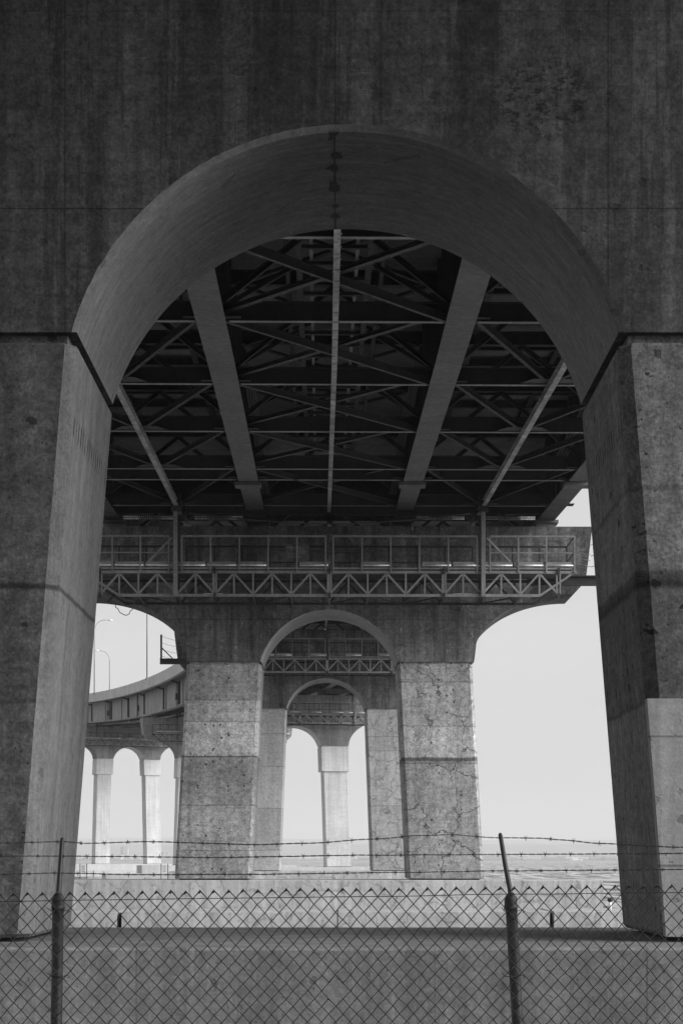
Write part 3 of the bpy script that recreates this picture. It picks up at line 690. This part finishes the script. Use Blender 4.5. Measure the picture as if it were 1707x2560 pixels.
# ------------------------------------------------------------ street lamps on the curved deck
def find(px, u):
    best = None
    for i in range(5, 8):
        for k in range(400):
            p = at(i, k / 400, u, 0); q = 784 + p.x / p.y * 4000
            if best is None or abs(q - px) < best[0]: best = (abs(q - px), i, k / 400)
    return best[1], best[2]
def lamp(px, u, hgt, arm, label):
    i, t = find(px, u); p = at(i, t, u, HG + 1.45); r = frame(i, t)[1]
    e = empty('street_lamp', p); tag(e, label, 'street lamp', 'gooseneck lamps on the curving deck')
    s_ = -1 if u > 0 else 1; s_ = arm
    pts = [(0, 0, -.1), (0, 0, hgt - 2.2)] + [(s_ * 1.9 * (1 - math.cos(a)) , 0, hgt - 2.2 + 2.1 * math.sin(a)) for a in [math.pi / 2 * k / 8 for k in range(1, 9)]] + [(s_ * 2.5, 0, hgt - .05)]
    m_ = MB(); m_.tube([r * a + Vector((0, 0, c)) for a, b, c in pts], [.10, .08] + [.06] * 8 + [.05], 8); m_.build('pole', M['webp'], e)
    m_ = MB(); m_.box(-.2, .2, -.2, .2, -.25, .05); m_.build('pole_base', M['gird'], e)
    a = r * (s_ * 2.4) + Vector((0, 0, hgt - .05)); b = r * (s_ * 3.3) + Vector((0, 0, hgt - .1))
    m_ = MB(); m_.tube([a, a.lerp(b, .3), a.lerp(b, .8), b], [.06, .14, .16, .06], 8); m_.build('lamp_head', M['alum'], e)
lamp(217, -11.4, 13.2, 1, 'tall gooseneck street lamp farthest left on the curving deck, arm to the right')
lamp(252, 11.4, 12.5, -1, 'gooseneck street lamp on the far side of the deck, arm to the left')
lamp(338, -11.4, 15.5, 1, 'street lamp pole nearest the cracked pier, its head hidden behind the haunch')

# ------------------------------------------------------------ ground, water, far shore
s = NT('harbour_water'); P = s.tc
wv = s.math('ADD', s.noise(s.vec('MULTIPLY', P, (.5, 1.5, 1)), .8, 8, .7)[0], s.math('MULTIPLY', s.noise(s.vec('MULTIPLY', P, (.1, .35, 1)), 1, 5)[0], 1.3))
chop = s.mr(s.noise(s.vec('MULTIPLY', P, (.42, .035, 1)), 1, 7, .75)[0], .47, .55, .36, .02)
chop2 = s.mr(s.noise(s.vec('MULTIPLY', P, (.008, .004, 1)), 1, 4)[0], .4, .6, .85, 1.15)
M['water'] = s.fin(s.math('MULTIPLY', chop, chop2), s.mr(chop, .02, .36, .45, .15), wv, .8, .3, spec=.5)
mb = MB(); mb.add([(-14000, 4, -3.25), (14000, 4, -3.25), (14000, 14000, -3.25), (-14000, 14000, -3.25)], [(0, 1, 2, 3)])
tag(mb.build('water', M['water']), kind='structure')
M['ground'] = plain('gravelly_ground', .09, .95, .35, 3.0)
mb = MB(); mb.box(-400, 400, -400, 17.0, -6, -2.3); tag(mb.build('ground', M['ground']), kind='structure')
s = NT('hazy_hills'); M['hill'] = s.fin(s.mr(s.noise(s.tc, .004, 8, .65)[0], .35, .65, .07, .2), .95)
def hills(seed, D, h0, h1, dep):
    m_ = MB(); n = 160; rr = []
    for k in range(n + 1):
        x = -9000 + 18000 * k / n; h = h0 + (h1 - h0) * (.5 + .5 * noise.noise(Vector((x / 2300, seed, 0)))) + 8 * noise.noise(Vector((x / 400, seed, 4)))
        rr.append([(x, D, -6), (x, D, 2), (x, D + dep * .3, h * .45), (x, D + dep * .6, h * .85), (x, D + dep, h), (x, D + dep * 1.6, -6)])
    m_.rings(rr); return tag(m_.build('hills', M['hill']), kind='structure')
hills(3.3, 8600, 60, 105, 900); hills(8.1, 11500, 120, 170, 1200)
def building(px, D, wd, ht, mat, tower, label, dy=0):
    x = (px - 784) / 4000 * D; e = empty('building', (x, D, -1)); tag(e, label, 'building', 'pale buildings on the far shore')
    m_ = MB(); m_.box(-wd / 2, wd / 2, 0, wd * .7, 0, ht); m_.build('wall', M[mat], e)
    m_ = MB(); m_.box(-wd / 2 - .4, wd / 2 + .4, -.4, wd * .7 + .4, ht, ht + .7)
    if tower: m_.box(-wd * .2, wd * .2, wd * .2, wd * .5, ht + .7, ht + 4)
    m_.build('roof', M['bld2'], e)
    m_ = MB(); n = max(1, int(ht / 4))
    for k in range(n): m_.box(-wd * .45, wd * .45, -.25, -.02, 1.4 + k * ht / n, 2.9 + k * ht / n)
    m_.build('window_band', M['bldw'], e)
building(289, 4300, 12, 28, 'bld1', 1, 'pale apartment tower between the two legs of the far pier, right of the pair'); building(281, 4350, 8, 31, 'bld2', 1, 'grey slimmer tower left of the pale tower between the far pier legs')
building(370, 4200, 14, 18, 'bld2', 1, 'grey block left of the cracked pier'); building(383, 4150, 9, 17, 'bld1', 0, 'white block nearest the cracked pier at left')
rb = random.Random(5)
ORDW = ['first', 'second', 'third', 'fourth', 'fifth', 'sixth', 'seventh', 'eighth', 'ninth', 'tenth', 'eleventh', 'twelfth', 'thirteenth', 'fourteenth', 'fifteenth', 'sixteenth']
ZONES = [('shore building left of the far pier, #', [196, 206], 4000), ('shore building between the far pier legs, #', [262, 270, 277, 298, 305, 314, 321], 4000), ('shore building left of the cracked pier, #', [366, 392, 399], 4000),
         ('shore building left of the smallest arch leg, #', [652, 664, 677, 690, 701, 716, 727], 4500), ('shore building right of the smallest arch leg, #', [806, 818, 829, 841, 851], 4500),
         ('shore building across the open water right, #', [1118, 1129, 1141, 1152, 1181, 1200, 1222, 1240, 1262, 1287, 1305, 1338, 1354, 1377, 1402, 1414], 4600)]
for zl, pxs, D in ZONES:
    for k, px in enumerate(pxs):
        mt = rb.choice(['bld1', 'bld1', 'bld2']); wd = rb.uniform(10, 30) if D < 4100 else rb.uniform(14, 52); ht = rb.uniform(5, 12)
        building(px + rb.uniform(-1.5, 1.5), D + rb.uniform(-100, 200), wd, ht, mt, 0, '%s %s from left' % ('white' if mt == 'bld1' else 'grey', zl.replace('#', ORDW[k])))
mb = MB(); n = 120; rr = []
for k in range(n + 1):
    x = -9000 + 18000 * k / n; rr.append([(x, 4000 + 60 * noise.noise(Vector((x / 500, 1, 1))), -3.6), (x, 4040, -1.6), (x, 5300, -.8), (x, 5300, -3.6)])
mb.rings(rr); tag(mb.build('shore', M['ground']), kind='structure')
# small white yacht
e = empty('motor_yacht', pxp(1322, 1978, 2400)); e.location.z = -3.2
tag(e, 'tiny white motor yacht on the far water, right of the cracked pier', 'boat')
m_ = MB(); m_.rings([[(-8, -1.2, 0), (7, -.9, 0), (7, .9, 0), (-8, 1.2, 0)], [(-8.2, -2, 2), (7, -1.8, 2.2), (9.5, 0, 2.6), (-8.2, 2, 2)]]); m_.build('hull', M['white'], e)
m_ = MB(); m_.box(-5, 3, -1.5, 1.5, 2.1, 4.2, .1); m_.box(-3, 1, -1.2, 1.2, 4.2, 5.6, .1); m_.build('cabin', M['white'], e)
m_ = MB(); m_.tube([(-1, 0, 5.6), (-1, 0, 9)], .12, 6); m_.build('mast', M['gird'], e)
# bollard on the step at the right, and two notice signs on the far footing
p = pxp(1406, 2093, 71.9); mb = MB(); mb.tube([(0, 0, 0), (0, 0, .28), (0, 0, .34)], [.07, .07, .05], 10); e = mb.build('bollard', M['white'], None); e.location = (p[0], 72.6, -2.135)
tag(e, 'short pale post with a black ball top on the step at far right', 'post')
mb = MB(); mb.tube([(0, 0, .34), (0, 0, .37), (0, 0, .44), (0, 0, .50), (0, 0, .52)], [.03, .09, .12, .08, .01], 10); k_ = mb.build('ball_top', M['black'], e)
for px, lab in ((192, 'small white notice board on the far footing beside the near left leg'), (378, 'small white notice board on the far footing beside the cracked pier')):
    D = 195; e = empty('notice_sign', pxp(px, 2004, D)); tag(e, lab, 'sign', 'white notice boards on the far footing')
    m_ = MB(); m_.box(-.42, -.34, 0, .08, -1.6, 1.0); m_.box(.34, .42, 0, .08, -1.6, 1.0); m_.build('sign_post', M['brace'], e)
    m_ = MB(); m_.box(-.24, .24, -.06, -.03, -.05, .9); o = m_.build('sign_panel', M['white'], e)
    m_ = MB()
    for k in range(4): m_.box(-.16, .16, -.066, -.061, .1 + k * .2, .14 + k * .2)
    m_.build('sign_text', M['board'], None).parent = o

# ------------------------------------------------------------ chain link fence with barbed wire
FD = 8.9; GZ = -2.3
def fx(px): return (px - 784) / 4000 * FD
def fz(py): return (1973 - py) / 4000 * FD
fence = empty('chain_link_fence', (0, FD, GZ)); tag(fence, 'galvanised chain link fence topped by three barbed strands, across the foreground', 'fence')
foff = (0, FD, GZ)
ZTOP = lambda x: fz(2050) + (x - fx(130)) / (fx(1172) - fx(130)) * (fz(2036) - fz(2050))
pitch = .0730; half = .0400
def knuckle(ix, iz): # node position
    x = ix * pitch / 2 + fx(459); z = ZTOP(x) - iz * half
    j = .0055; return Vector((x + j * noise.noise(Vector((ix * .7, iz * .7, 0))) + .008 * noise.noise(Vector((x * 1.2, z * 1.2, 9))), FD + (.004 if (ix + iz) % 4 < 2 else -.004), z + j * noise.noise(Vector((ix * .7, iz * .7, 5))) + .006 * noise.noise(Vector((x * 1.5, z * 1.5, 2)))))
mb = MB(); nx = int(5.2 / pitch); nz = 52
hole = (int(round((fx(777 - 0 + 0) - fx(459)) / (pitch / 2))),)
hx = round((fx(758) - fx(459)) / (pitch / 2)); hz = round((ZTOP(0) - fz(2268)) / half)
if (hx + hz) % 2: hx += 1
for k in range(-nx, nx):        # each wire zigzags down between two node columns
    ix0 = 2 * k
    for side in (0, 1):
        pts = []
        for iz in range(nz + 1):
            ix = ix0 + (iz % 2) if side == 0 else ix0 + 2 - 0 - (iz % 2) - 0
            if side == 1: ix = ix0 - (iz % 2)
            p_ = knuckle(ix, iz)
            if (ix, iz) == (hx, hz): 
                if len(pts) > 1: mb.tube(pts, .0033, 4)
                pts = []; continue
            pts.append(p_)
        if len(pts) > 1: mb.tube(pts, .0033, 4)
    t_ = knuckle(ix0, 0)         # twisted tip
    mb.tube([t_ + Vector((-.013, -.003, -.016)), t_ + Vector((-.004, -.004, -.003)), t_ + Vector((.0, 0, .004)), t_ + Vector((.003, .003, -.004)), t_ + Vector((-.006, .003, -.014))], .0032, 5)
mb.build('chain_link_mesh', M['wire'], fence, foff)
mb = MB(); mb.tube([(x_ / 10, FD + .004, ZTOP(x_ / 10) - half * 1.02 + .004 * noise.noise(Vector((x_ * .2, 3, 3)))) for x_ in range(-51, 52)], .0022, 5); mb.build('tension_wire', M['wire'], fence, foff)
arms = []
def post(pxt, pxb, pxa, pya, dyo):
    xt, xb, xa = fx(pxt), fx(pxb), fx(pxa); zt_ = fz(2064); zb_ = fz(2352); y0 = FD + .042
    x_g = xt + (xb - xt) / (zb_ - zt_) * (GZ - zt_)
    m_ = MB(); m_.tube([(x_g, y0, GZ), (xt, y0, zt_)], .030, 20); o = m_.build('post', M['galv'], fence, foff)
    m_ = MB(); m_.tube([(xt, y0, zt_ - .06), (xt, y0, zt_ - .058), (xt, y0, zt_ - .035), (xt, y0, zt_ - .034), (xt, y0, zt_), (xt, y0, zt_ + .012), (xt, y0, zt_ + .03)], [.031, .035, .035, .033, .034, .028, .014], 20)
    m_.build('post_cap', M['galv'], None).parent = o; o.children[0].data.transform(Matrix.Translation((0, -FD, -GZ)))
    za = fz(pya)
    m_ = MB(); base = Vector((xt, y0, zt_)); top = Vector((xa, y0 + dyo, za))
    pts = [base, base.lerp(top, .12) + Vector(((xt - xa) * .10, 0, 0)), base.lerp(top, .5), base.lerp(top, .97), top, top + (top - base).normalized() * .006]
    m_.tube(pts, [.0135, .0135, .0125, .0115, .0095, .003], 14); a_ = m_.build('extension_arm', M['galv'], None); a_.parent = o; a_.data.transform(Matrix.Translation((0, -FD, -GZ)))
    arms.append((base, top))
    for zz in (fz(2093), fz(2243), fz(2410), fz(2580)):      # tie wires
        m_ = MB(); pts = [Vector((xt - .05, FD - .01, zz + .02))] + [Vector((xt + .034 * math.sin(q), y0 - .034 * math.cos(q), zz)) for q in [-1.5 + k * .5 for k in range(7)]] + [Vector((xt + .05, FD, zz + .008)), Vector((xt + .07, FD - .008, zz + .0)), Vector((xt + .055, FD - .012, zz - .006))]
        m_.tube(pts, .002, 5); t_ = m_.build('tie_wire', M['barb'], None); t_.parent = o; t_.data.transform(Matrix.Translation((0, -FD, -GZ)))
post(131, 127, 131, 1925, .13); post(1174, 1190, 1155, 1914, .13)
post(131 - 1050, 128 - 1050, 131 - 1050, 1925, .13); post(1174 + 1050, 1185 + 1050, 1170 + 1050, 1918, .13)
# strands: pixel knots in the photograph's own frame, laid at the fence's depth
STR = [[(-2400, 1936), (-1000, 1930), (-300, 1936), (0, 1935), (130, 1932), (185, 1936), (330, 1932), (580, 1939), (700, 1936), (860, 1926), (960, 1918), (1040, 1916), (1150, 1923), (1250, 1924), (1300, 1928), (1380, 1936), (1568, 1945), (2100, 1925), (2230, 1921), (3800, 1930)],
       [(-2400, 1960), (-900, 1962), (0, 1966), (130, 1966), (500, 1969), (820, 1964), (1165, 1962), (1568, 1960), (2230, 1958), (3800, 1962)],
       [(-2400, 2000), (-900, 2004), (0, 2008), (130, 2005), (300, 2009), (600, 2008), (900, 2004), (1180, 2000), (1568, 1997), (2230, 1996), (3800, 2000)]]
bb = MB()
for sgn in (1, -1):
    for q in (0, 1):
        a = q * math.pi / 2 + .3
        d_ = Vector((.25 * sgn, math.cos(a), math.sin(a)))
        bb.tube([d_ * -.015 + Vector((.006 * sgn, 0, 0)), d_ * .0, d_ * .015 + Vector((.004 * sgn, 0, 0))], [.0007, .0014, .0007], 4)
bb.tube([(-.009 + k * .0018, .0036 * math.cos(k * 1.6), .0036 * math.sin(k * 1.6)) for k in range(11)], .0013, 4)
barb_me = None
for si, kn in enumerate(STR):
    tt = (.08, .055, .03)[si]; yq = FD + .042 + (.125, .088, .045)[si]
    def zat(x):
        px = x / FD * 4000 + 784
        for (a, za), (b, zb_) in zip(kn, kn[1:]):
            if a <= px <= b:
                t = (px - a) / (b - a); t = t * t * (3 - 2 * t) * .5 + t * .5
                return (1973 - (za + (zb_ - za) * t)) / 4000 * FD
        return fz(kn[0][1] if px < kn[0][0] else kn[-1][1])
    st = None
    for ph in (0, math.pi):
        m_ = MB(); pts = []
        n = 900
        for k in range(n + 1):
            x = -5.1 + 10.2 * k / n; a = x * 75 + ph
            pts.append((x, yq + .0022 * math.cos(a), zat(x) + .0022 * math.sin(a) + .002 * noise.noise(Vector((x * 6, si, 0)))))
        if ph == 0: A_ = pts
        else: B_ = pts
    m_ = MB(); m_.tube(A_, .00175, 4); m_.tube(B_, .00175, 4); st = m_.build('barbed_wire', M['barb'], fence, foff)
    x = -5.05 + .04 * si
    while x < 5.05:
        if barb_me is None:
            o = bb.build('barb', M['barb'], None); barb_me = o.data
        else:
            o = bpy.data.objects.new('barb', barb_me); col.objects.link(o)
        o.parent = st; o.location = (x, yq - FD, zat(x) - GZ); o.rotation_euler = (random.uniform(0, 6.28), random.uniform(-.1, .1), random.uniform(-.15, .15))
        x += .127 * random.uniform(.94, 1.06)

# ------------------------------------------------------------ sea haze
s = bpy.data.materials.new('sea_haze'); s.use_nodes = True; t = s.node_tree; t.nodes.clear()
o_ = t.nodes.new('ShaderNodeOutputMaterial'); pv = t.nodes.new('ShaderNodeVolumePrincipled')
pv.inputs['Color'].default_value = (.80, .80, .80, 1); pv.inputs['Density'].default_value = .00016; pv.inputs['Anisotropy'].default_value = 0.0
t.links.new(pv.outputs[0], o_.inputs['Volume'])
mb = MB(); mb.box(-15000, 15000, -500, 15000, -8, 260); tag(mb.build('haze', s), kind='stuff')
